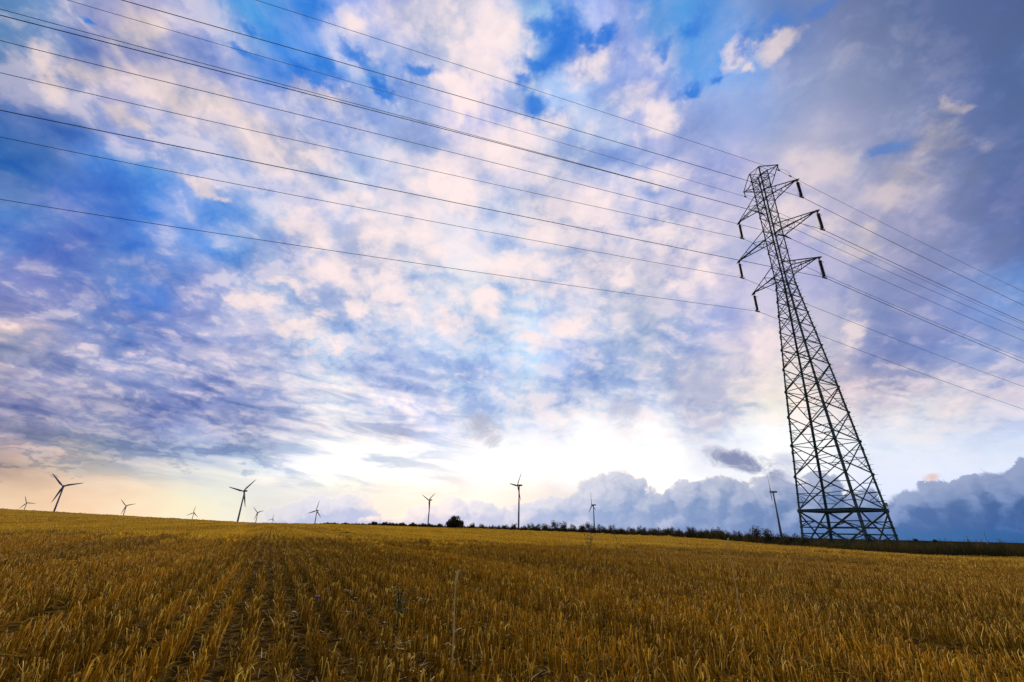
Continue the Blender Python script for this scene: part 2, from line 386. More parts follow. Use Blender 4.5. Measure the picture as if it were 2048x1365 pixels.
def np_mesh(name, verts, quads=None, tris=None, tone=None, smooth=False):
    me = bpy.data.meshes.new(name)
    verts = np.asarray(verts, np.float32)
    loops, starts = [], []
    n = 0
    if quads is not None and len(quads):
        q = np.asarray(quads, np.int32)
        loops.append(q.ravel())
        starts.append(np.arange(len(q)) * 4)
        n = len(q) * 4
    if tris is not None and len(tris):
        t = np.asarray(tris, np.int32)
        loops.append(t.ravel())
        starts.append(n + np.arange(len(t)) * 3)
    loops = np.concatenate(loops).astype(np.int32)
    starts = np.concatenate(starts).astype(np.int32)
    me.vertices.add(len(verts))
    me.vertices.foreach_set('co', verts.ravel())
    me.loops.add(len(loops))
    me.loops.foreach_set('vertex_index', loops)
    me.polygons.add(len(starts))
    me.polygons.foreach_set('loop_start', starts)
    if smooth: me.polygons.foreach_set('use_smooth', np.ones(len(starts), bool))
    me.update(calc_edges=True)
    me.validate()
    if tone is not None:
        at = me.attributes.new('tone', 'FLOAT', 'POINT')
        at.data.foreach_set('value', np.asarray(tone, np.float32))
    return me


class MB:
    """collects vertices and faces for one mesh"""
    def __init__(s): s.v, s.f = [], []

    def add(s, vs, fs):
        b = len(s.v)
        s.v += [tuple(v) for v in vs]
        s.f += [tuple(b + i for i in f) for f in fs]

    def box(s, lo, hi):
        (x0, y0, z0), (x1, y1, z1) = lo, hi
        s.add([(x0, y0, z0), (x1, y0, z0), (x1, y1, z0), (x0, y1, z0), (x0, y0, z1), (x1, y0, z1), (x1, y1, z1), (x0, y1, z1)],
              [(0, 3, 2, 1), (4, 5, 6, 7), (0, 1, 5, 4), (1, 2, 6, 5), (2, 3, 7, 6), (3, 0, 4, 7)])

    def angle(s, a, b, w, inward=None, th=None):
        """steel angle section from a to b, corner on the line, flanges towards 'inward'"""
        a, b = Vector(a), Vector(b)
        z = (b - a).normalized()
        ref = Vector(inward) if inward is not None else Vector((0.3, 0.2, 1))
        if abs(ref.normalized().dot(z)) > 0.95: ref = Vector((1, 0.3, 0))
        x = (ref - z * ref.dot(z)).normalized()
        y = z.cross(x)
        x, y = (x + y).normalized(), (x - y).normalized()
        th = th or w * 0.2
        pr = [(0, 0), (w, 0), (w, th), (th, th), (th, w), (0, w)]
        vs = [a + x * p + y * q for p, q in pr] + [b + x * p + y * q for p, q in pr]
        fs = [(i, (i + 1) % 6, (i + 1) % 6 + 6, i + 6) for i in range(6)]
        fs += [(0, 3, 2, 1), (0, 5, 4, 3), (6, 7, 8, 9), (6, 9, 10, 11)]
        s.add(vs, fs)

    def tube(s, pts, r, n=6, cap=True):
        pts = [Vector(p) for p in pts]
        rs = r if hasattr(r, '__len__') else [r] * len(pts)
        rings = []
        up = None
        for i, p in enumerate(pts):
            t = (pts[min(i + 1, len(pts) - 1)] - pts[max(i - 1, 0)]).normalized()
            if up is None: up = Vector((0, 0, 1)) if abs(t.z) < 0.9 else Vector((1, 0, 0))
            x = (up - t * up.dot(t)).normalized()
            y = t.cross(x)
            up = x
            rings.append([p + (x * math.cos(k * 2 * math.pi / n) + y * math.sin(k * 2 * math.pi / n)) * rs[i] for k in range(n)])
        vs = [v for rg in rings for v in rg]
        fs = [(i * n + k, i * n + (k + 1) % n, (i + 1) * n + (k + 1) % n, (i + 1) * n + k) for i in range(len(pts) - 1) for k in range(n)]
        if cap: fs += [tuple(range(n - 1, -1, -1)), tuple((len(pts) - 1) * n + k for k in range(n))]
        s.add(vs, fs)

    def build(s, name, mat, parent=None, smooth=False):
        me = bpy.data.meshes.new(name)
        me.from_pydata([tuple(v) for v in s.v], [], s.f)
        if smooth: me.polygons.foreach_set('use_smooth', [True] * len(me.polygons))
        me.update()
        if mat: me.materials.append(mat)
        o = bpy.data.objects.new(name, me)
        COL.objects.link(o)
        if parent: o.parent = parent
        return o


def material(name):
    m = bpy.data.materials.new(name)
    m.use_nodes = True
    t = m.node_tree
    return m, NT(t), t.nodes['Principled BSDF'], t.nodes['Material Output']


def noisy(name, c0, c1, scale, rough=0.7, metal=0.0, detail=5, bump=0.0, obj=True):
    m, N, b, o = material(name)
    tc = N.n('ShaderNodeTexCoord')
    v = tc.outputs['Object'] if obj else N.n('ShaderNodeNewGeometry').outputs['Position']
    f = N.noise(v, scale, detail, 0.6)
    N.put(b.inputs['Base Color'], N.mix(N.rng(f, 0.35, 0.65), c0, c1))
    b.inputs['Roughness'].default_value = rough
    b.inputs['Metallic'].default_value = metal
    if bump:
        bp = N.n('ShaderNodeBump')
        bp.inputs['Strength'].default_value = bump
        N.put(bp.inputs['Height'], f)
        m.node_tree.links.new(bp.outputs[0], b.inputs['Normal'])
    return m


steel = noisy('painted_steel', (0.026, 0.066, 0.052), (0.050, 0.090, 0.072), 3.0, 0.7, 0.1)
glaze = noisy('brown_glaze', (0.016, 0.006, 0.005), (0.026, 0.010, 0.008), 8.0, 0.5)
fitting = noisy('galvanised_fitting', (0.06, 0.07, 0.075), (0.10, 0.11, 0.115), 9.0, 0.5, 0.6)
alu = noisy('weathered_conductor', (0.06, 0.065, 0.075), (0.10, 0.10, 0.11), 2.0, 0.6, 0.5)
sign_yellow = noisy('yellow_enamel', (0.42, 0.33, 0.03), (0.34, 0.26, 0.03), 9.0, 0.5)
turb_white = noisy('turbine_paint', (0.12, 0.13, 0.145), (0.15, 0.16, 0.175), 0.15, 0.6)
mast_grey = noisy('grey_mast', (0.10, 0.11, 0.13), (0.14, 0.15, 0.17), 0.6, 0.6)

# ------------------------------------------------------------------ ground
# field edge, by what the photograph shows of it: pixel, distance
EDGE = [(0, 1019, 190), (250, 1033, 185), (500, 1046.5, 175), (700, 1050, 165), (900, 1057, 145), (1000, 1061, 120), (1240, 1071, 86), (1400, 1080, 63),
        (1500, 1088, 51), (1650, 1101, 42), (1750, 1109, 40.5), (1850, 1113, 41), (2048, 1118, 43)]
_ea = np.array([math.degrees(math.atan2(ray(x, y)[0], ray(x, y)[1])) for x, y, _ in EDGE])
_ed = np.array([d for *_, d in EDGE], float)
_ez = np.array([ray(x, y)[2] * d + EYE for x, y, d in EDGE])
_ea = np.concatenate([[-180, -80], _ea, [80, 180]])
_ed = np.concatenate([[120, 190], _ed, [70, 120]])
_ez = np.concatenate([[0.5, 2.5], _ez, [-0.3, 0.5]])
_fz = lambda a: np.interp(a, [-180, -60, 0, 14, 24, 180], [-60, -60, -60, -25, -4.0, -4.0])


def edge(az): return np.interp(az, _ea, _ed)


def ground_z(x, y):
    x, y = np.asarray(x, float), np.asarray(y, float)
    r = np.hypot(x, y) + 1e-6
    a = np.degrees(np.arctan2(x, y))
    db, zb, zf = edge(a), np.interp(a, _ea, _ez), _fz(a)
    u = np.clip(r / db, 0, 1)
    near = zb * (0.35 * u + 0.65 * u * u)
    v = np.clip(np.log(np.maximum(r, db) / db) / np.log(3500.0 / db), 0, 1)
    v = v * v * (3 - 2 * v)
    z = np.where(r < db, near, zb + (zf - zb) * v)
    z = np.where(r > 3500, zf * r / 3500, z)
    und = 0.05 * np.sin(x * 0.21 + 1.3) * np.sin(y * 0.17 + 0.4) + 0.03 * np.sin(x * 0.53 - y * 0.31)
    return z + und * np.clip(r / 12, 0, 1) * np.clip(1.2 - r / 160, 0, 1)


ROW_AZ = R_(-25.7)
RD = np.array([math.sin(ROW_AZ), math.cos(ROW_AZ)])       # along the drills
RN = np.array([math.cos(ROW_AZ), -math.sin(ROW_AZ)])      # across the drills


def straw_variation(N, amount=1.0):
    """colour factor that follows the combine passes and loose patches of the field"""
    pos = N.n('ShaderNodeNewGeometry').outputs['Position']
    px, py, pz = N.sep(pos)
    s = N.math('ADD', N.math('MULTIPLY', px, float(RN[0])), N.math('MULTIPLY', py, float(RN[1])))
    t = N.math('ADD', N.math('MULTIPLY', px, float(RD[0])), N.math('MULTIPLY', py, float(RD[1])))
    a = N.noise(N.comb(N.math('MULTIPLY', s, 0.42), N.math('MULTIPLY', t, 0.015), 0.0), 1.0, 4, 0.6)
    b = N.noise(pos, 0.45, 4, 0.6)
    c = N.noise(N.comb(N.math('MULTIPLY', s, 2.6), N.math('MULTIPLY', t, 0.035), 5.0), 1.0, 3, 0.6)
    return N.math('ADD', N.math('ADD', N.math('MULTIPLY', a, 0.55), N.math('MULTIPLY', c, 0.27)), N.math('MULTIPLY', b, 0.18)), pos


def straw_material(name, dark, light, pale):
    m, N, b, o = material(name)
    var, pos = straw_variation(N)
    tone = N.n('ShaderNodeAttribute', attribute_name='tone').outputs['Fac']
    col = N.mix(N.rng(var, 0.40, 0.60), dark, light)
    col = N.mix(N.rng(tone, 0.72, 1.0), col, pale)
    col = N.mix(1.0, col, N.comb(*[N.rng(tone, 0.0, 0.75, 0.30, 1.15, smooth=False)] * 3), 'MULTIPLY')
    N.put(b.inputs['Base Color'], col)
    b.inputs['Roughness'].default_value = 0.55
    b.inputs['Specular IOR Level'].default_value = 0.10
    tr = N.n('ShaderNodeBsdfTranslucent')
    N.put(tr.inputs['Color'], col)
    mx = N.n('ShaderNodeMixShader')
    mx.inputs[0].default_value = 0.40
    m.node_tree.links.new(b.outputs[0], mx.inputs[1])
    m.node_tree.links.new(tr.outputs[0], mx.inputs[2])
    m.node_tree.links.new(mx.outputs[0], o.inputs['Surface'])
    return m


straw = straw_material('straw', (0.40, 0.195, 0.006), (0.76, 0.420, 0.013), (0.88, 0.68, 0.14))


def ground_materials():
    m, N, b, o = material('stubble_soil')
    var, pos = straw_variation(N)
    f = N.noise(pos, 9.0, 6, 0.65)
    N.put(b.inputs['Base Color'], N.mix(N.rng(f, 0.42, 0.66), (0.050, 0.027, 0.006), N.mix(N.rng(var, 0.35, 0.65), (0.20, 0.10, 0.015), (0.34, 0.18, 0.025))))
    b.inputs['Roughness'].default_value = 1.0
    b.inputs['Specular IOR Level'].default_value = 0.0
    bp = N.n('ShaderNodeBump')
    bp.inputs['Strength'].default_value = 0.8
    bp.inputs['Distance'].default_value = 0.05
    N.put(bp.inputs['Height'], f)
    m.node_tree.links.new(bp.outputs[0], b.inputs['Normal'])
    g = noisy('rough_grass', (0.030, 0.026, 0.010), (0.065, 0.048, 0.015), 0.8, 1.0, obj=False)
    far = noisy('far_farmland', (0.020, 0.020, 0.010), (0.040, 0.034, 0.014), 0.01, 1.0, obj=False)
    for q in (g, far): q.node_tree.nodes['Principled BSDF'].inputs['Specular IOR Level'].default_value = 0.0
    return m, g, far


soil_m, grass_m, far_m = ground_materials()


def build_ground():
    azs = np.concatenate([np.arange(-180, -66, 6.0), np.arange(-66, 66, 0.75), np.arange(66, 180, 6.0)])
    inner = np.concatenate([[0.0], np.geomspace(0.012, 1.0, 74)])
    outer = np.geomspace(1.0, 1.0, 1)
    rad_out = np.geomspace(1.0, 1.0, 1)
    nr_out = 44
    V, ring = [], []
    for a in azs:
        db = float(edge(a))
        rr = np.concatenate([inner * db, np.geomspace(db * 1.04, 9000, nr_out)])
        x, y = rr * math.sin(R_(a)), rr * math.cos(R_(a))
        V.append(np.stack([x, y, ground_z(x, y)], 1))
    V = np.array(V)
    na, nr = V.shape[:2]
    idx = np.arange(na * nr).reshape(na, nr)
    q, mi = [], []
    for i in range(na):
        j = (i + 1) % na
        for k in range(nr - 1):
            q.append((idx[i, k], idx[i, k + 1], idx[j, k + 1], idx[j, k]))
            rk = math.hypot(*V[i, k + 1, :2])
            mi.append(0 if k < len(inner) - 1 else (1 if rk < 400 else 2))
    me = np_mesh('ground', V.reshape(-1, 3), np.array(q)[:, ::-1], smooth=True)
    for m in (soil_m, grass_m, far_m): me.materials.append(m)
    if len(me.polygons) == len(mi): me.polygons.foreach_set('material_index', mi)
    o = bpy.data.objects.new('ground', me)
    COL.objects.link(o)
    tag(o, kind='structure')


build_ground()

# ------------------------------------------------------------------ stubble
def stalk_tile(n_cut, n_leaf, n_flat, lx, ly, row, sig, h0, h1, wid, sides=3, seed=0):
    """a patch of drilled stubble: cut stalks, curled leaves, loose straw; x runs across the drills"""
    g = np.random.default_rng(seed)
    V, Q, T = [], [], []
    nv = 0
    nrow = max(1, int(round(lx / row)))

    def base():
        k = g.integers(nrow)
        return np.array([-lx / 2 + (k + 0.5) * row + g.normal(0, sig), g.uniform(-ly / 2, ly / 2), -0.01])

    def sweep(pts, ws, tone, ns):
        nonlocal nv
        th0 = g.uniform(0, 6.28)
        ring = []
        for p, w in zip(pts, ws):
            if ns == 2:
                ring += [p + np.array([math.cos(th0), math.sin(th0), 0]) * w / 2, p - np.array([math.cos(th0), math.sin(th0), 0]) * w / 2]
            else:
                ring += [p + np.array([math.cos(th0 + 2.094 * k), math.sin(th0 + 2.094 * k), 0]) * w / 2 for k in range(3)]
        for i in range(len(pts) - 1):
            for k in range(ns if ns > 2 else 1):
                a, b_ = nv + i * ns + k, nv + i * ns + (k + 1) % ns
                Q.append((a, b_, b_ + ns, a + ns))
        V.extend(ring)
        T.extend([tone] * len(ring))
        nv += len(ring)

    for _ in range(n_cut):
        b = base()
        h = g.uniform(h0, h1)
        lean = np.array([g.normal(0, 0.10), g.normal(0, 0.12), 1.0])
        if g.random() < 0.08: lean[:2] *= 3
        p1, p2 = b + lean * h * 0.55, b + lean * h + np.array([g.normal(0, .012), g.normal(0, .012), 0])
        w = wid * g.uniform(0.7, 1.3)
        tone = g.uniform(0.05, 0.95)
        sweep([b, p1, p2], [w, w, w * 0.85], tone, sides)
    for _ in range(n_leaf):
        b = base()
        h = g.uniform(h0 * 0.7, h1 * 1.05)
        a = g.uniform(0, 6.28)
        out = np.array([math.cos(a), math.sin(a), 0.0])
        b = b + np.array([0, 0, h * g.uniform(0.2, 0.5)])
        L = g.uniform(0.02, 0.07)
        pts = [b, b + np.array([0, 0, h * 0.42]) + out * L * 0.15, b + np.array([0, 0, h * 0.55]) + out * L * 0.5, b + np.array([0, 0, h * 0.36]) + out * L]
        w = wid * g.uniform(0.6, 1.1)
        sweep(pts, [w * .8, w, w, w * 0.3], g.uniform(0.2, 1.0), 2)
    for _ in range(n_flat):
        b = np.array([g.uniform(-lx / 2, lx / 2), g.uniform(-ly / 2, ly / 2), g.uniform(0.005, 0.05)])
        a = g.uniform(0, 6.28)
        L = g.uniform(0.06, 0.18)
        e = b + np.array([math.cos(a) * L, math.sin(a) * L, g.uniform(-0.01, 0.06)])
        sweep([b, (b + e) / 2 + np.array([0, 0, .01]), e], [wid, wid, wid * .8], g.uniform(0.1, 0.9), 2)
    me = np_mesh('stubble_patch', np.array(V), Q, tone=T)
    me.materials.append(straw)
    return me


TRACKS = []
for (x, y) in ((250, 1075), (130, 1090), (730, 1068), (820, 1080), (860, 1092), (1000, 1122), (1250, 1131)):
    d_ = ray(x, y)
    t_ = 3.0
    while t_ < 200 and EYE + d_[2] * t_ > ground_z(d_[0] * t_, d_[1] * t_) + 0.12: t_ += 0.25
    TRACKS.append(float(np.dot(d_[:2] * t_, RN)))


def build_stubble():
    src = bpy.data.collections.new('stubble_patches')
    k = 0

    def addsrc(me):
        nonlocal k
        o = bpy.data.objects.new('stubble_patch_%02d' % k, me)
        src.objects.link(o)
        k += 1
        return k - 1
    near = [addsrc(stalk_tile(62, 10, 22, 0.20, 0.5, 0.20, 0.024, 0.11, 0.185, 0.0060, 3, 10 + i)) for i in range(8)]
    mid = [addsrc(stalk_tile(104, 20, 8, 0.40, 1.0, 0.20, 0.024, 0.11, 0.185, 0.0090, 2, 40 + i)) for i in range(6)]
    far = [addsrc(stalk_tile(220, 40, 0, 0.40, 3.0, 0.20, 0.028, 0.11, 0.185, 0.014, 2, 70 + i)) for i in range(5)]
    P, ROT, SC, IDX = [], [], [], []
    g = np.random.default_rng(3)
    swath = g.uniform(-1, 1, 400)
    for ids, lx, ly, r0, r1 in ((near, 0.20, 0.5, 1.3, 30), (mid, 0.40, 1.0, 18, 100), (far, 0.40, 3.0, 55, 200)):
        S, T = np.meshgrid(np.arange(-r1, r1, lx), np.arange(-r1, r1, ly))
        T = T + (np.round(S / lx) % 2) * ly * 0.5
        S, T = S.ravel(), T.ravel()
        x, y = S * RN[0] + T * RD[0], S * RN[1] + T * RD[1]
        r = np.hypot(x, y)
        a = np.degrees(np.arctan2(x, y))
        lim = np.where(r < 6, 75, 62)
        ok = (r >= r0) & (r < r1) & (abs(a) < lim) & (r < edge(a) - ly * 0.3)
        S, T, x, y, r = S[ok], T[ok], x[ok], y[ok], r[ok]
        z = ground_z(x, y)
        # wheel tracks and thin patches
        press = np.zeros(len(S))
        for tr in TRACKS: press = np.maximum(press, np.exp(-((S - tr) / np.where(r > 45, 0.9, 0.42)) ** 2))
        patch = np.sin(x * 0.9 + 1.7 * np.sin(y * 0.45)) * np.sin(y * 0.7 + 1.1 * np.sin(x * 0.6)) * 0.5 + 0.5
        sw = swath[(np.floor(S / 3.1).astype(int)) % 400]
        press *= np.where(r < 25, 0.35, 1.0)
        zs = (0.92 + 0.19 * sw + 0.14 * (patch - 0.5) + g.normal(0, 0.07, len(S))) * (1 - 0.62 * press)
        rowh = swath[(np.round(S / lx).astype(int) * 7) % 400]
        zs = zs * (1 + 0.17 * rowh)
        # the levels of detail fade into one another
        fi = np.clip((r - r0) / (12 if ly < 2 else 45), 0, 1) if ly > 0.6 else 1.0
        fo = np.clip((r1 - r) / (12 if ly < 0.6 else 45), 0, 1) if ly < 2 else 1.0
        keep = (g.random(len(S)) < np.minimum(fi, fo)) & (g.random(len(S)) > (1.0 if ly < 2 else 0.1) * (0.35 * press + np.where(patch < 0.1, 0.35, 0.0)))
        P.append(np.stack([x, y, z], 1)[keep])
        ROT.append(np.stack([g.normal(0, 0.03, len(S)) + 0.10 * sw, g.normal(0, 0.03, len(S)), -ROW_AZ + np.where(g.random(len(S)) < 0.5, 0, math.pi) + g.normal(0, 0.03, len(S))], 1)[keep])
        SC.append(np.stack([np.ones(len(S)), np.ones(len(S)), zs], 1)[keep])
        IDX.append(np.array(ids)[g.integers(len(ids), size=len(S))][keep])
    P, ROT, SC, IDX = np.concatenate(P), np.concatenate(ROT), np.concatenate(SC), np.concatenate(IDX)
    me = bpy.data.meshes.new('stubble')
    me.vertices.add(len(P))
    me.vertices.foreach_set('co', P.astype(np.float32).ravel())
    for nm, ty, arr, f in (('rot', 'FLOAT_VECTOR', ROT, 'vector'), ('scl', 'FLOAT_VECTOR', SC, 'vector')):
        me.attributes.new(nm, ty, 'POINT').data.foreach_set(f, arr.astype(np.float32).ravel())
    me.attributes.new('idx', 'INT', 'POINT').data.foreach_set('value', IDX.astype(np.int32))
    me.materials.append(straw)
    o = bpy.data.objects.new('stubble', me)
    COL.objects.link(o)
    tag(o, 'golden cut cereal stubble standing in drilled rows across the field', 'stubble', kind='stuff')
    t = bpy.data.node_groups.new('scatter_stubble', 'GeometryNodeTree')
    t.interface.new_socket('Geometry', in_out='INPUT', socket_type='NodeSocketGeometry')
    t.interface.new_socket('Geometry', in_out='OUTPUT', socket_type='NodeSocketGeometry')
    n = t.nodes.new
    gi, go, ci, ip = n('NodeGroupInput'), n('NodeGroupOutput'), n('GeometryNodeCollectionInfo'), n('GeometryNodeInstanceOnPoints')
    ci.inputs['Collection'].default_value = src
    ci.inputs['Separate Children'].default_value = True
    ci.inputs['Reset Children'].default_value = True
    ip.inputs['Pick Instance'].default_value = True

    def attr(nm, ty):
        a = n('GeometryNodeInputNamedAttribute')
        a.data_type = ty
        a.inputs['Name'].default_value = nm
        return a.outputs['Attribute']
    L = t.links.new
    L(gi.outputs[0], ip.inputs['Points'])
    L(ci.outputs[0], ip.inputs['Instance'])
    L(attr('idx', 'INT'), ip.inputs['Instance Index'])
    er = n('FunctionNodeEulerToRotation')
    L(attr('rot', 'FLOAT_VECTOR'), er.inputs[0])
    L(er.outputs[0], ip.inputs['Rotation'])
    L(attr('scl', 'FLOAT_VECTOR'), ip.inputs['Scale'])
    L(ip.outputs[0], go.inputs[0])
    md = o.modifiers.new('scatter', 'NODES')
    md.node_group = t
    print('stubble instances', len(P))


build_stubble()


# ------------------------------------------------------------------ verge of rough grass and scrub along the field edge
def foliage_material(name, c0, c1, c2, trans=0.3, scale=0.6):
    m, N, b, o = material(name)
    pos = N.n('ShaderNodeNewGeometry').outputs['Position']
    tone = N.n('ShaderNodeAttribute', attribute_name='tone').outputs['Fac']
    f = N.noise(pos, scale, 3, 0.6)
    col = N.mix(N.rng(f, 0.4, 0.62), c0, c1)
    col = N.mix(N.rng(tone, 0.55, 1.0), col, c2)
    N.put(b.inputs['Base Color'], col)
    b.inputs['Roughness'].default_value = 0.9
    b.inputs['Specular IOR Level'].default_value = 0.08
    tr = N.n('ShaderNodeBsdfTranslucent')
    N.put(tr.inputs['Color'], col)
    mx = N.n('ShaderNodeMixShader')
    mx.inputs[0].default_value = trans
    m.node_tree.links.new(b.outputs[0], mx.inputs[1])
    m.node_tree.links.new(tr.outputs[0], mx.inputs[2])
    m.node_tree.links.new(mx.outputs[0], o.inputs['Surface'])
    return m


verge_m = foliage_material('dry_verge_grass', (0.055, 0.042, 0.014), (0.110, 0.068, 0.019), (0.070, 0.078, 0.020), 0.3, 0.22)
leaf_m = foliage_material('scrub_leaves', (0.030, 0.034, 0.012), (0.062, 0.046, 0.017), (0.085, 0.052, 0.020), 0.3, 0.8)
bark_m = noisy('scrub_bark', (0.030, 0.022, 0.016), (0.055, 0.042, 0.030), 6.0, 0.9)


def blades(px, py, h, w, g, lean=0.25):
    n = len(px)
    z = ground_z(px, py) - 0.05
    th = g.uniform(0, 6.283, n)
    la = g.uniform(0, 6.283, n)
    ll = np.abs(g.normal(0, lean, n)) * h
    dx, dy = np.cos(th) * w / 2, np.sin(th) * w / 2
    V = np.zeros((n, 6, 3))
    for k, (u, wf) in enumerate(((0.0, 1.0), (0.55, 0.9), (1.0, 0.25))):
        cx, cy, cz = px + np.cos(la) * ll * u * u, py + np.sin(la) * ll * u * u, z + h * u
        V[:, 2 * k] = np.stack([cx - dx * wf, cy - dy * wf, cz], 1)
        V[:, 2 * k + 1] = np.stack([cx + dx * wf, cy + dy * wf, cz], 1)
    b = (np.arange(n) * 6)[:, None]
    Q = np.concatenate([b + np.array([0, 1, 3, 2]), b + np.array([2, 3, 5, 4])])
    tone = np.repeat(g.uniform(0, 1, n), 6)
    return V.reshape(-1, 3), Q, tone


def build_verge():
    g = np.random.default_rng(11)
    PX, PY, HH, WW = [], [], [], []
    # (azimuth from, to, blades per metre of edge, depth, height, width)
    for a0, a1, n, dep, hm, wd in ((24.0, 62, 16000, 9.0, 0.95, 0.035), (15, 24.2, 9500, 5.0, 1.1, 0.045), (-8, 15.2, 14000, 6.0, 1.15, 0.06),
                                   (-16, -7.8, 15000, 4.0, 1.1, 0.08), (-21, -15.8, 10000, 3.0, 0.6, 0.06), (-62, -21, 11500, 4.0, 0.34, 0.05)):
        a = g.uniform(a0, a1, n)
        rr = edge(a) + g.uniform(0.0, 1, n) ** 1.3 * dep
        x, y = rr * np.sin(np.radians(a)), rr * np.cos(np.radians(a))
        clump = 0.75 + 0.35 * np.sin(a * 5.1 + 1.0) * np.sin(a * 1.7 + rr * 0.5) + 0.12 * np.sin(a * 17)
        # shorter, greener grass right in front of the pylon
        clump = np.where((a > 27.5) & (a < 35.5) & (rr < edge(a) + 4), clump * 0.62, clump)
        PX.append(x); PY.append(y)
        HH.append(hm * np.clip(clump, 0.3, 1.3) * g.uniform(0.65, 1.15, n))
        WW.append(np.full(n, wd) * g.uniform(0.6, 1.3, n))
    V, Q, T = blades(np.concatenate(PX), np.concatenate(PY), np.concatenate(HH), np.concatenate(WW), g)
    me = np_mesh('tall_grass', V, Q, tone=T)
    me.materials.append(verge_m)
    o = bpy.data.objects.new('tall_grass', me)
    COL.objects.link(o)
    tag(o, 'dark unmown grass and weeds along the far edge of the stubble field', 'grass', kind='stuff')


build_verge()


def leaf_cloud(clumps, n, size, g):
    """small leaf faces spread through a set of ellipsoid clumps"""
    cl = np.array(clumps, float)
    vol = cl[:, 3] * cl[:, 4] * cl[:, 5]
    pick = g.choice(len(cl), n, p=vol / vol.sum())
    d = g.normal(size=(n, 3))
    d /= np.linalg.norm(d, axis=1)[:, None]
    rad = g.random(n)[:, None] ** 0.45
    c = cl[pick, :3] + d * rad * cl[pick, 3:6]
    u = g.normal(size=(n, 3)); u /= np.linalg.norm(u, axis=1)[:, None]
    v = np.cross(u, g.normal(size=(n, 3))); v /= np.linalg.norm(v, axis=1)[:, None]
    s = size * g.uniform(0.5, 1.4, n)[:, None]
    V = np.stack([c - u * s, c + v * s * 0.45, c + u * s, c - v * s * 0.45], 1).reshape(-1, 3)
    Q = (np.arange(n) * 4)[:, None] + np.array([0, 1, 2, 3])
    return V, Q, np.repeat(g.random(n), 4)


def make_shrub(kind, h, wdt, n, size, seed, ragged=0.0):
    g = np.random.default_rng(seed)
    clumps = []
    for _ in range(9 if ragged else 20):
        zc = h * g.uniform(0.16, 0.80)
        a, rr = g.uniform(0, 6.28), wdt * 0.36 * math.sqrt(g.random()) * math.sqrt(max(0.08, 1 - (zc / h) ** 1.7))
        k = g.uniform(0.16, 0.27)
        clumps.append((rr * math.cos(a), rr * math.sin(a), zc, wdt * k * (1.15 - 0.55 * zc / h), wdt * k * (1.15 - 0.55 * zc / h), h * k * (0.95 + ragged)))
    V, Q, T = leaf_cloud(clumps, n, size, g)
    me = np_mesh('crown', V, Q, tone=T)
    me.materials.append(leaf_m)
    st = MB()
    for c in clumps[:7]:
        p = Vector(c[:3])
        st.tube([(p.x * 0.1, p.y * 0.1, -0.1), (p.x * 0.5, p.y * 0.5, p.z * 0.5), p + Vector((0, 0, c[5] * 0.6))], [0.035 * h / 2, 0.022 * h / 2, 0.008 * h / 2], 5)
    root = empty(kind, (0, 0, 0))
    o = bpy.data.objects.new('crown', me)
    COL.objects.link(o)
    o.parent = root
    st.build('stem', bark_m, root)
    return root


def dup(root):
    r = root.copy()
    COL.objects.link(r)
    for ch in list(root.children):
        c = ch.copy()
        COL.objects.link(c)
        c.parent = r
        for gch in list(ch.children):
            d = gch.copy()
            COL.objects.link(d)
            d.parent = c
    return r


def on_ground(px, dist, dz=0.0):
    d = ray(px, 1070)
    x, y = d[0] * dist, d[1] * dist
    return Vector((x, y, float(ground_z(x, y)) + dz))


def edge_at(px): return float(edge(math.degrees(math.atan2(ray(px, 1070)[0], ray(px, 1070)[1]))))


bush = make_shrub('bush', 4.0, 6.2, 9000, 0.17, 8)
bush.location = on_ground(909, edge_at(909) + 1.5, -0.2)
tag(bush, 'lone rounded dark bush rising above the grass at the field edge', 'bush')

protos = [make_shrub('shrub', 1.5, 1.7, 900, 0.06, 20 + i, 0.25) for i in range(4)]
shr = [(945, .9), (962, .7), (1010, .8), (1030, .9), (1062, 1.0), (1078, .8), (1092, 1.0), (1112, 1.25), (1128, 1.15), (1146, .8), (1168, 1.0), (1181, 1.1), (1200, .95), (1224, .8), (1241, .7), (1262, .75),
       (1283, .85), (1301, .6), (1324, .75), (1346, .8), (1362, .55), (1384, .7), (1407, .65), (1432, .75), (1452, .6), (1476, .55), (1500, .62), (1521, .85), (1537, .75), (1560, .5), (1583, .62), (1601, .5)]
used = [False] * 4
for i, (px, sc) in enumerate(shr):
    k = i % 4
    o = dup(protos[k]) if used[k] else protos[k]
    used[k] = True
    dist = edge_at(px) + random.uniform(0.8, 2.6)
    o.location = on_ground(px, dist, -0.12)
    o.rotation_euler = (0, 0, random.uniform(0, 6.28))
    s = sc * (1.5 if px < 1250 else 1.5)
    o.scale = (s * random.uniform(0.9, 1.25), s * random.uniform(0.9, 1.25), s)
    tag(o, 'small dark ragged shrub in the straggling row between lone bush and pylon', 'shrub', 'shrubs along the edge of the field')

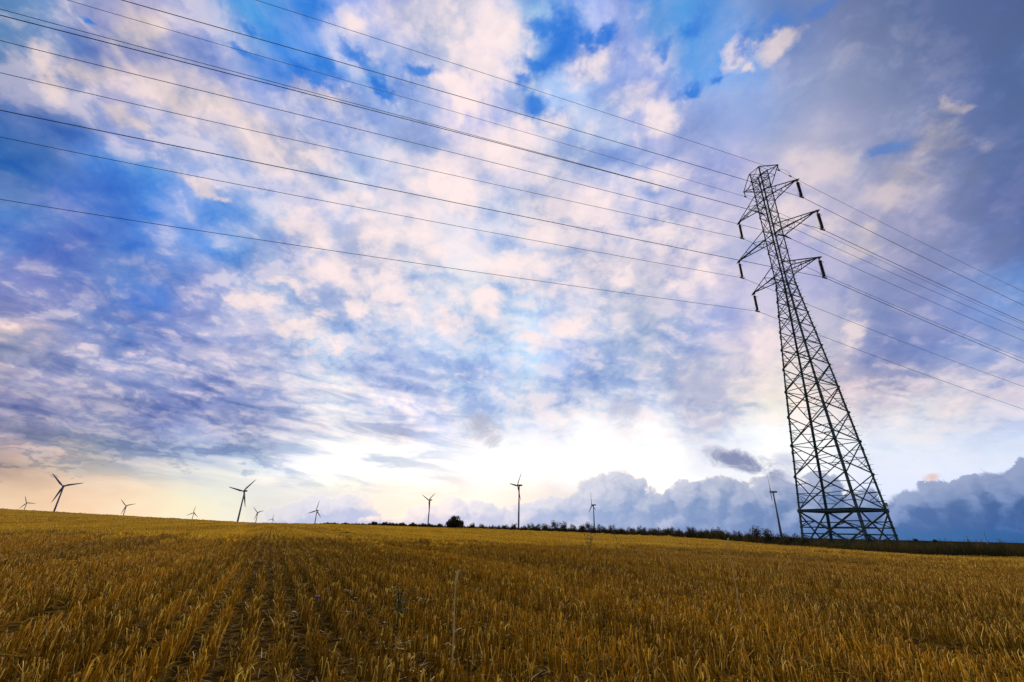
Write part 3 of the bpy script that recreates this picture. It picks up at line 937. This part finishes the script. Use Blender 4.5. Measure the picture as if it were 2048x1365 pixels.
# low trees and masts far off on the right horizon
tproto = make_shrub('distant_tree', 9, 13, 420, 1.0, 91)
far_trees = [(1813, .42, 'small tuft-like tree nearest the pylon leg on the right horizon'), (1829, .75, 'wedge-shaped dark tree between two faint tufts on the right horizon'), (1848, .35, 'tiny faint tree just left of the flat dark tree on the horizon'),
             (1866, .70, 'flat dark tree on the horizon, rightmost of the clear tree shapes')]
for i, (px, s, lab) in enumerate(far_trees):
    o = tproto if i == 0 else dup(tproto)
    o.location = on_ground(px, 1150, -0.5)
    o.scale = (s * 1.15, s * 1.15, s)
    o.rotation_euler = (0, 0, i * 1.3)
    tag(o, lab, 'tree', 'trees on the right horizon')
for px, h, lab in ((1932, 13, 'short faint mast on the right horizon'), (1969, 19, 'tall thin leaning-looking mast at the right end of the horizon')):
    root = empty('utility_pole', on_ground(px, 1150, -0.5))
    b = MB(); b.tube([(0, 0, 0), (0, 0, h)], [0.55, 0.4], 8); b.build('pole', mast_grey, root)
    b = MB(); b.box((-1.3, -0.2, h * 0.9), (1.3, 0.2, h * 0.9 + 0.4)); b.build('crossbar', mast_grey, root)
    tag(root, lab, 'pole')

# ------------------------------------------------------------------ wind turbines
AX = R_(-60)
TURB = [(3790, -0.7055, 0.7087, 84.5, 94, 53.3, 1006.1, 'small turbine at the far left, left of the biggest left-hand turbine'),
        (1610, -0.6827, 0.7307, 77.4, 74, 126.0, 972.7, 'biggest turbine on the left, dark on the yellow sky'),
        (2950, -0.6197, 0.7848, 69.9, 74, 252.0, 1011.9, 'small turbine alone midway between the two big left turbines'),
        (3486, -0.5434, 0.8395, 57.5, 6, 386.7, 1026.0, 'little turbine half sunk behind the field left of the second big turbine'),
        (1362, -0.4853, 0.8743, 76.4, 40, 487.2, 982.6, 'big turbine above the end of the stubble rows, one blade pointing up right'),
        (2950, -0.4588, 0.8885, 60.3, 74, 514.7, 1025.4, 'small turbine just right of the big turbine above the stubble rows'),
        (4296, -0.4347, 0.9006, 44.0, 12, 544.9, 1038.3, 'tiniest turbine, only its rotor showing above the field edge'),
        (2112, -0.3685, 0.9296, 57.6, 12, 632.4, 1021.5, 'slim bluish turbine in front of the pale cloud, left of centre'),
        (1644, -0.1635, 0.9865, 88.8, 52, 857.8, 1000.6, 'turbine just left of the lone bush with V of two blades'),
        (1180, 0.0184, 0.9998, 97.2, 32, 1034.8, 971.4, 'tallest turbine near the middle, standing alone right of the bush'),
        (1544, 0.1716, 0.9852, 79.5, 112, 1183.6, 1010.6, 'turbine in front of the blue cumulus above the shrub row'),
        (1227, 0.4844, 0.8749, 92.6, 118, 1540.9, 984.6, 'turbine right beside the pylon, its rotor seen edge-on')]


def blade_mesh(R=40.0):
    b = MB()
    st = [(1.2, 1.1, 1.1), (4, 1.5, 1.1), (9, 2.3, 0.75), (18, 1.8, 0.52), (28, 1.3, 0.38), (36, 0.8, 0.25), (40, 0.25, 0.1)]
    vs, n = [], 8
    for r, ch, t in st:
        tw = R_(18 * (1 - r / R))
        for k in range(n):
            a = k * 2 * math.pi / n
            x, y = math.cos(a) * ch + ch * 0.35, math.sin(a) * t
            vs.append((x * math.cos(tw) - y * math.sin(tw), x * math.sin(tw) + y * math.cos(tw), r))
    fs = [(i * n + k, i * n + (k + 1) % n, (i + 1) * n + (k + 1) % n, (i + 1) * n + k) for i in range(len(st) - 1) for k in range(n)]
    fs += [tuple(range(n - 1, -1, -1)), tuple((len(st) - 1) * n + k for k in range(n))]
    b.add(vs, fs)
    return b


def turbine(spec, bmesh_):
    D, dx, dy, _, ph, hx, hy, lab = spec
    d = ray(hx, hy)
    hub = Vector((d[0] * D, d[1] * D, d[2] * D + EYE))
    # local frame: -Y is upwind (rotor side); hub sits 5 m upwind of the tower axis
    axv = Vector((math.sin(AX), math.cos(AX), 0))
    foot = hub - axv * 5.0
    gz = float(ground_z(foot.x, foot.y))
    H = hub.z - gz
    root = empty('wind_turbine', (foot.x, foot.y, gz), math.atan2(axv.x, -axv.y))
    b = MB(); b.tube([(0, 0, -1), (0, 0, H * 0.5), (0, 0, H - 1.6)], [2.5, 2.05, 1.45], 16); b.build('tower', turb_white, root, True)
    b = MB()
    pr = [(-1.9, -1.7), (1.9, -1.7), (2.0, 1.5), (1.5, 2.1), (-1.5, 2.1), (-2.0, 1.5)]
    secs = [(-3.4, 0.8), (-2.0, 1.0), (6.5, 1.0), (8.5, 0.72)]
    vs = [(x * s, yy, H + z * s) for yy, s in secs for x, z in pr]
    fs = [(i * 6 + k, i * 6 + (k + 1) % 6, (i + 1) * 6 + (k + 1) % 6, (i + 1) * 6 + k) for i in range(3) for k in range(6)] + [(5, 4, 3, 2, 1, 0), (18, 19, 20, 21, 22, 23)]
    b.add(vs, fs); b.build('nacelle', turb_white, root)
    b = MB(); b.tube([(0, -3.3, H), (0, -4.2, H), (0, -6.0, H), (0, -7.0, H), (0, -7.4, H)], [1.7, 1.9, 1.8, 1.1, 0.2], 14); b.build('hub', turb_white, root, True)
    for k in range(3):
        o = bpy.data.objects.new('blade', bmesh_)
        COL.objects.link(o)
        o.parent = root
        o.location = (0, -5.0, H)
        o.rotation_euler = (0, R_(BSIGN * (ph + 120 * k)), 0)
    tag(root, lab, 'wind turbine', 'wind turbines beyond the field')


BSIGN = -1
_bm = blade_mesh().build('blade', turb_white)
_bme = _bm.data
_bme.polygons.foreach_set('use_smooth', [True] * len(_bme.polygons))
bpy.data.objects.remove(_bm)
for t_ in TURB: turbine(t_, _bme)

# ------------------------------------------------------------------ lattice pylon
PHI = -1.2235
EA = np.array([math.cos(PHI), math.sin(PHI), 0])
EL = np.array([-math.sin(PHI), math.cos(PHI), 0])
PC = np.array([28.572, 41.169, -0.4799 + EYE])     # tower axis at its fitted base
ZK, ZW, ZT = 25.1406, 2.6476, 40.0
ZARM = {'upper': (35.5338, 3.921, 1.18), 'middle': (30.6825, 4.9935, 1.16), 'lower': (25.8279, 3.9277, 1.27)}
ZE, AE, LI = 38.9885, 2.3397, 2.2801
ZG = -0.75                                          # legs run on down into the grass


def half(z): return float(np.interp(z, [0, ZK, 40], [2.8601, 0.6524, 0.6784])) if z >= 0 else 2.8601 - z * 0.088


def leg_pt(sa, sl, z):
    kk = float(np.interp(z, [0, 25.14, 40], [0.6348, 0.9899, 0.9899]))
    return np.array([sa * half(z), sl * half(z) * kk, z])        # tower axes: x along the arms, y along the line


CORN = [(-1, -1), (1, -1), (1, 1), (-1, 1)]
pyl = empty('transmission_tower', tuple(PC), PHI)
tag(pyl, 'tall dark green steel lattice pylon with six crossarms standing in the grass', 'pylon')

legs = []
for (sa, sl) in CORN:
    b = MB()
    zs = [ZG, 0, ZW, 14, ZK, ZT]
    ws = [0.19, 0.185, 0.17, 0.14, 0.115]
    for z0, z1, w in zip(zs[:-1], zs[1:], ws):
        p0, p1 = leg_pt(sa, sl, z0), leg_pt(sa, sl, z1)
        b.angle(p0, p1, w, (-sa, -sl, 0), w * 0.3)
    for z in (7.6, 13.2, 19.0):                                  # splice plates
        p = leg_pt(sa, sl, z)
        b.box(p - np.array([.05 + .05 * sa, .05 + .05 * sl, .25]), p + np.array([.05 - .05 * sa, .05 - .05 * sl, .25]))
    legs.append(b.build('leg', steel, pyl))
# step bolts up the corner that faces along the line
pb = MB(); pb.tube([(0, 0, 0), (0.20, 0.16, 0)], 0.014, 5)
pbo = pb.build('step_bolt', steel, legs[2])
pz = np.arange(3.4, 33.0, 0.42)
for i, z in enumerate(pz):
    o = pbo if i == 0 else pbo.copy()
    if i:
        COL.objects.link(o); o.parent = legs[2]
    o.location = tuple(leg_pt(1, 1, z))
    o.rotation_euler = (0, 0, (0 if i % 2 else -1.1))
# yellow plates on the leg
b = MB(); b.box((-0.12, 0.02, -0.15), (0.12, 0.05, 0.15)); o = b.build('warning_plate', sign_yellow, legs[2]); o.location = tuple(leg_pt(1, 1, ZW + 0.45) + np.array([0, 0.05, 0]))
o.rotation_euler = (0, 0, R_(-140))


def bar(b, p, q, w, off=0.0, nrm=None):
    p, q = np.array(p), np.array(q)
    if nrm is not None: p, q = p + np.array(nrm) * off, q + np.array(nrm) * off
    b.angle(p, q, w, nrm, w * 0.3)


FACES = [(0, 1, (0, -1, 0)), (1, 2, (1, 0, 0)), (2, 3, (0, 1, 0)), (3, 0, (-1, 0, 0))]


def lerp(p, q, t): return np.array(p) * (1 - t) + np.array(q) * t


def panel(z0, z1, wd, rw, horiz, redund, style):
    for fi, (i, j, nrm) in enumerate(FACES):
        b = MB()
        (a, c) = CORN[i], CORN[j]
        p00, p10 = leg_pt(*a, z0), leg_pt(*c, z0)
        p01, p11 = leg_pt(*a, z1), leg_pt(*c, z1)
        bar(b, p00, p11, wd, 0.02, nrm)
        bar(b, p10, p01, wd * 0.8, -0.05, nrm)
        if horiz: bar(b, p01, p11, rw, 0.0, nrm)
        if redund:
            mid = (p00 + p11 + p10 + p01) / 4
            # small struts from the legs to the crossing diagonals
            for t in ((0.25, 0.5, 0.75) if redund > 1 else (0.3, 0.62)):
                la, lb = lerp(p00, p01, t), lerp(p10, p11, t)
                if t <= 0.5:
                    bar(b, la, lerp(p00, p11, t * 0.92), rw * 0.75, 0.0, nrm)
                    bar(b, lb, lerp(p10, p01, t * 0.92), rw * 0.75, 0.0, nrm)
                else:
                    bar(b, la, lerp(p10, p01, t * 1.03), rw * 0.75, 0.0, nrm)
                    bar(b, lb, lerp(p00, p11, t * 1.03), rw * 0.75, 0.0, nrm)
            if redund > 1:
                bar(b, lerp(p00, p01, .5), lerp(p00, p11, .25), rw * 0.7, 0.0, nrm)
                bar(b, lerp(p10, p11, .5), lerp(p10, p01, .25), rw * 0.7, 0.0, nrm)
        b.build('bracing_panel', steel, pyl)


zs = [ZW, 5.55, 8.35, 11.0, 13.45, 15.7, 17.75, 19.65, 21.4, 23.0, 24.45, 25.83]
for k in range(len(zs) - 1):
    panel(zs[k], zs[k + 1], 0.088 if k < 6 else 0.072, 0.054, k % 2 == 1 or k > 7, 2 if k < 6 else 1, 0)
zt = [25.83, 27.1, 28.9, 30.68, 31.84, 33.7, 35.53, 36.71, 37.8, 38.9, 40.0]
for k in range(len(zt) - 1):
    panel(zt[k], zt[k + 1], 0.060, 0.046, True, 0, 0)
# foot panels: big crosses with ladders of struts
for (i, j, nrm) in FACES:
    b = MB()
    a, c = CORN[i], CORN[j]
    p00, p10, p01, p11 = leg_pt(*a, ZG), leg_pt(*c, ZG), leg_pt(*a, ZW), leg_pt(*c, ZW)
    bar(b, p00, p11, 0.12, 0.02, nrm); bar(b, p10, p01, 0.12, -0.05, nrm)
    for t in (0.3, 0.45, 0.6, 0.74):
        la, lb = lerp(p00, p01, t), lerp(p10, p11, t)
        if t < 0.5:
            bar(b, la, lerp(p00, p11, t), 0.06, 0, nrm); bar(b, lb, lerp(p10, p01, t), 0.06, 0, nrm)
        else:
            bar(b, la, lerp(p10, p01, t), 0.06, 0, nrm); bar(b, lb, lerp(p00, p11, t), 0.06, 0, nrm)
    bar(b, lerp(p00, p01, .45), lerp(p00, p11, .3), 0.055, 0, nrm)
    bar(b, lerp(p10, p11, .45), lerp(p10, p01, .3), 0.055, 0, nrm)
    bar(b, lerp(p00, p01, .6), lerp(p10, p01, .74), 0.055, 0, nrm)
    bar(b, lerp(p10, p11, .6), lerp(p00, p11, .74), 0.055, 0, nrm)
    b.build('bracing_panel', steel, pyl)
# stout strut from the near leg down into the grass
b = MB(); q = leg_pt(1, -1, 0.55); bar(b, q, q + np.array([0.35, 2.1, -1.9]), 0.17, 0, (1, 0, 0)); b.build('ground_strut', steel, pyl)
# belt above the feet, with a cross inside it
b = MB()
for (i, j, nrm) in FACES:
    bar(b, leg_pt(*CORN[i], ZW), leg_pt(*CORN[j], ZW), 0.16, 0.0, nrm)
    bar(b, leg_pt(*CORN[i], ZW + .02) * np.array([.93, .93, 1]), leg_pt(*CORN[j], ZW + .02) * np.array([.93, .93, 1]), 0.10, 0.0, nrm)
m4 = [(leg_pt(*CORN[i], ZW) + leg_pt(*CORN[j], ZW)) / 2 for i, j, _ in FACES]
for k in range(4): bar(b, m4[k], m4[(k + 1) % 4], 0.085, 0, (0, 0, 1))
b.build('belt_frame', steel, pyl)


def crossarm(s, z, a, h, name='crossarm'):
    b = MB()
    tip = np.array([s * a, 0, z])
    for sl in (-1, 1):
        lo, hi = leg_pt(s, sl, z), leg_pt(s, sl, z + h)
        bar(b, lo, tip, 0.10, 0, (0, 0, 1)); bar(b, hi, tip, 0.085, 0, (0, sl, 0))
        for t0, t1 in ((0.30, 0.38), (0.62, 0.68)):
            bar(b, lerp(lo, tip, t0), lerp(hi, tip, t1), 0.045, 0, (0, sl, 0))
        bar(b, lerp(hi, tip, 0.38), lo, 0.045, 0, (0, sl, 0))
    for t in (0.30, 0.62):
        bar(b, lerp(leg_pt(s, -1, z), tip, t), lerp(leg_pt(s, 1, z), tip, t), 0.045, 0, (0, 0, 1))
    bar(b, leg_pt(s, -1, z), lerp(leg_pt(s, 1, z), tip, .3), 0.045, 0, (0, 0, 1))
    b.box(tip - np.array([.09, .12, .10]), tip + np.array([.09, .12, .04]))
    b.box(tip + np.array([s * .09, -.05, -.12]), tip + np.array([s * .26, .05, -.02]))
    return b.build(name, steel, pyl)


for nm, (z, a, h) in ZARM.items():
    for s in (-1, 1): crossarm(s, z, a, h)
# earth-wire peaks
for s in (-1, 1):
    b = MB()
    tip = np.array([s * AE, 0, ZE])
    for sl in (-1, 1):
        bar(b, leg_pt(s, sl, 40.0), tip, 0.085, 0, (0, sl, 0)); bar(b, leg_pt(s, sl, 37.8), tip, 0.085, 0, (0, sl, 0))
        bar(b, leg_pt(-s, sl, 40.0), lerp(leg_pt(s, sl, 40), tip, 0.02), 0.07, 0, (0, 0, 1))
        bar(b, leg_pt(s, sl, 38.9), lerp(leg_pt(s, sl, 37.8), tip, 0.5), 0.05, 0, (0, sl, 0))
    bar(b, lerp(leg_pt(s, -1, 37.8), tip, .5), lerp(leg_pt(s, 1, 37.8), tip, .5), 0.05, 0, (0, 0, 1))
    b.box(tip - np.array([.08, .1, .08]), tip + np.array([.08, .1, .04]))
    pk = b.build('earth_wire_peak', steel, pyl)
    b = MB(); b.tube([tip, tip + np.array([0, 0, -0.72])], 0.05, 6); b.box(tip + np.array([-.05, -.16, -.80]), tip + np.array([.05, .16, -.70])); b.build('wire_hanger', fitting, pk)

# ------------------------------------------------------------------ insulators
def insulator(side, level, where):
    z, a, _ = ZARM[level]
    s = 1 if side == 'right' else -1
    top = PC + EA * (s * a) + np.array([0, 0, z - 0.06])
    root = empty('insulator_string', tuple(top), PHI)
    pts, rs = [], []
    z0, z1 = -0.36, -LI + 0.22
    nd = 17
    for k in range(nd):
        zz = z0 + (z1 - z0) * k / (nd - 1)
        dz = (z0 - z1) / (nd - 1)
        pts += [(0, 0, zz + dz * .30), (0, 0, zz + dz * .02), (0, 0, zz - dz * .22)]
        rs += [0.085, 0.160, 0.09]
    b = MB(); b.tube(pts, rs, 10); b.build('sheds', glaze, root, True)
    b = MB(); b.tube([(0, 0, 0.06), (0, 0, z0 + .05)], 0.035, 6); b.box((-.06, -.05, -.16), (.06, .05, 0.0)); b.build('upper_fitting', fitting, root)
    b = MB(); b.tube([(0, 0, z1 - .03), (0, 0, -LI + 0.06)], 0.035, 6); b.box((-.05, -.30, -LI - .02), (.05, .30, -LI + .10)); b.build('suspension_clamp', fitting, root)
    for zz, up in ((-0.30, 1), (-LI + 0.22, -1)):
        b = MB()
        for q in (-1, 1): b.tube([(0, 0, 0), (0, q * 0.28, 0.02 * up), (0, q * 0.52, -0.12 * up)], 0.018, 5)
        o = b.build('arcing_horn', fitting, root)
        o.location = (0, 0, zz)
    tag(root, f'ridged dark insulator string hanging from the {where} of the pylon', 'insulator', 'insulator strings under the pylon arms')


for lev, word in (('upper', 'top'), ('middle', 'middle'), ('lower', 'lowest')):
    for sd_ in ('left', 'right'): insulator(sd_, lev, f'{word} crossarm on the {sd_} side')

# ------------------------------------------------------------------ wires
DEV = R_(-1.5)
DIRL = math.cos(DEV) * EL + math.sin(DEV) * EA
WIRES = [  # kind, attachment, slope and curve towards the camera side, slope away from it, radius, label
    ('earth_wire', (29.368, 38.969, 37.759), -0.063, -0.0002, -0.126, 0.020, 'thin earth wire from the right-hand peak of the pylon, highest of all wires', 'earth wire'),
    ('power_line', (29.907, 37.482, 32.774), -0.075, -0.0002, -0.129, 0.027, 'conductor clamped under the top insulator on the right of the pylon', 'power line'),
    ('earth_wire', (27.776, 43.369, 37.759), -0.063, -0.0001, -0.129, 0.020, 'thin earth wire from the left-hand peak of the pylon', 'earth wire'),
    ('overhead_cable', (27.722, 41.573, 34.02), -0.072, -0.0001, -0.120, 0.024, 'cable tied to the left pylon leg, between top and middle crossarms', 'cable'),
    ('power_line', (30.272, 36.474, 27.922), -0.072, -0.0002, -0.120, 0.028, 'conductor clamped under the middle insulator on the right of the pylon', 'power line'),
    ('overhead_cable', (29.414, 40.769, 30.27), -0.072, -0.0001, -0.123, 0.024, 'cable tied to the right pylon leg at middle crossarm height', 'cable'),
    ('power_line', (27.237, 44.856, 32.774), -0.096, 0.0001, -0.135, 0.025, 'conductor clamped under the top insulator on the left of the pylon', 'power line'),
    ('power_line', (29.909, 37.476, 23.068), -0.084, 0.0, -0.126, 0.028, 'conductor clamped under the lowest insulator on the right of the pylon', 'power line'),
    ('power_line', (26.872, 45.864, 27.922), -0.093, 0.0002, -0.126, 0.025, 'conductor clamped under the middle insulator on the left of the pylon', 'power line'),
    ('power_line', (27.235, 44.862, 23.068), -0.099, 0.0002, -0.129, 0.025, 'lowest wire, clamped under the lowest insulator on the left', 'power line')]
for kind, at_, kl, cl, kr, rad, lab, cat in WIRES:
    Q = np.array(at_) + np.array([0, 0, EYE])
    pts = []
    for t in np.concatenate([np.linspace(170, 4, 60), [2, 1, .5]]):
        dz = kl * t + cl * t * t + (0.0009 * (t - 55) ** 2 if t > 55 else 0)
        pts.append(Q - DIRL * t + np.array([0, 0, dz]))
    pts.append(Q)
    for t in np.concatenate([[.5, 1, 2], np.linspace(4, 260, 70)]):
        pts.append(Q + DIRL * t + np.array([0, 0, kr * t + 0.0004 * t * t]))
    b = MB(); b.tube(pts, rad * 0.85, 6)
    o = b.build(kind, alu, None, True)
    tag(o, lab, cat, 'wires strung over the pylon')
    if kind == 'earth_wire':                                     # slack bonding loop beside the clamp
        b = MB(); b.tube([Q + DIRL * t + np.array([0, 0, h]) for t, h in ((0.0, 0.12), (0.5, 0.35), (1.1, 0.42), (1.7, 0.25), (1.9, -0.2))], 0.014, 5); b.build('bonding_loop', alu, o)
        b = MB(); p = Q + DIRL * 1.55 + np.array([0, 0, kr * 1.55]); b.tube([p, p + DIRL * 0.35 + np.array([0, 0, -0.04])], 0.06, 6); b.build('damper', fitting, o)
    if kind == 'overhead_cable':
        b = MB()
        for sg in (-1, 1): b.tube([Q, Q + DIRL * sg * 0.5 + np.array([0, 0, -.05]), Q + DIRL * sg * 1.1 + np.array([0, 0, (kr if sg > 0 else kl) * 1.1])], [0.10, 0.08, 0.04], 6)
        b.build('dead_end_clamp', fitting, o)

# ------------------------------------------------------------------ odd plants left standing in the stubble
weed_m = noisy('green_weed', (0.045, 0.075, 0.018), (0.075, 0.105, 0.028), 20.0, 0.8)
dry_m = noisy('dry_stalk', (0.55, 0.38, 0.10), (0.70, 0.50, 0.16), 15.0, 0.7)
petal_m = noisy('violet_petal', (0.10, 0.03, 0.40), (0.16, 0.05, 0.50), 30.0, 0.7)


def hit(x, y):
    d = ray(x, y)
    t = 2.0
    while t < 180 and EYE + d[2] * t > float(ground_z(d[0] * t, d[1] * t)): t += 0.02
    return Vector((d[0] * t, d[1] * t, float(ground_z(d[0] * t, d[1] * t))))


def leaf(b, p, out, L, w):
    out = Vector(out).normalized()
    side = out.cross(Vector((0, 0, 1))).normalized() * w
    m, e = p + out * L * 0.5 + Vector((0, 0, L * 0.25)), p + out * L + Vector((0, 0, L * 0.05))
    up = Vector((0, 0, w * 0.15))
    b.add([p - side * .3, p + side * .3, m + side, m - side, e, m + up], [(0, 1, 2, 5), (0, 5, 3), (5, 2, 4), (5, 4, 3)])


def stalk(px, py, h, lean, label, ear=True):
    root = empty('dry_stalk', hit(px, py))
    b = MB(); b.tube([(0, 0, -.03), (lean * h * .3, 0, h * .5), (lean * h, 0.02, h)], [0.0045, 0.004, 0.003], 6); b.build('stem', dry_m, root)
    if ear:
        b = MB(); b.tube([(lean * h, 0.02, h), (lean * h * 1.02 + .004, 0.02, h + .03), (lean * h * 1.1 + .012, 0.02, h + .07), (lean * h * 1.15 + .02, .02, h + .09)], [0.004, 0.009, 0.007, 0.001], 6); b.build('ear', dry_m, root)
    b = MB(); leaf(b, Vector((lean * h * .3, 0, h * .5)), (1, .3, 0), .07, .005); leaf(b, Vector((lean * h * .2, 0, h * .35)), (-1, .2, 0), .06, .005); b.build('leaf', dry_m, root)
    tag(root, label, 'plant', 'dry stalks standing above the stubble')


def weed(px, py, h, n, label):
    root = empty('weed', hit(px, py))
    g = random.Random(px)
    b, lf = MB(), MB()
    for k in range(n):
        a = g.uniform(0, 6.28)
        q = Vector((math.cos(a) * h * .3, math.sin(a) * h * .3, h * g.uniform(.7, 1.0)))
        b.tube([(0, 0, -.03), q * 0.5 + Vector((0, 0, h * .1)), q], [0.006, 0.005, 0.003], 5)
        for t in (0.4, 0.6, 0.8, 0.97):
            aa = g.uniform(0, 6.28)
            leaf(lf, q * t + Vector((0, 0, h * .1 * (1 - t))), (math.cos(aa), math.sin(aa), .2), h * .22, h * .035)
    b.build('stem', weed_m, root)
    lf.build('leaf', weed_m, root)
    tag(root, label, 'weed', 'green weeds in the stubble')


stalk(903, 1364, 0.44, -0.03, 'longest pale dry stalk, rising from the bottom edge left of centre')
stalk(1481, 1232, 0.62, -0.02, 'tall thin dry stalk standing alone right of centre in the stubble')
weed(1178, 1104, 0.75, 5, 'taller green weed in the stubble below the shrub row')
weed(1236, 1091, 0.7, 3, 'faint small weed farther off, right of the taller green weed')
weed(793, 1262, 0.30, 4, 'low green weed in the near stubble left of centre')
fl = empty('flower', hit(622, 1268))
b = MB(); b.tube([(0, 0, -.03), (.004, 0, .12), (0, 0.01, .235)], [0.003, 0.0025, 0.002], 5); b.build('stem', weed_m, fl)
b = MB()
for k in range(8): leaf(b, Vector((0, 0.01, .232)), (math.cos(k * .785), math.sin(k * .785), 0.5), .026, .008)
b.build('petals', petal_m, fl)
tag(fl, 'tiny violet flower standing between the near stubble rows', 'flower')
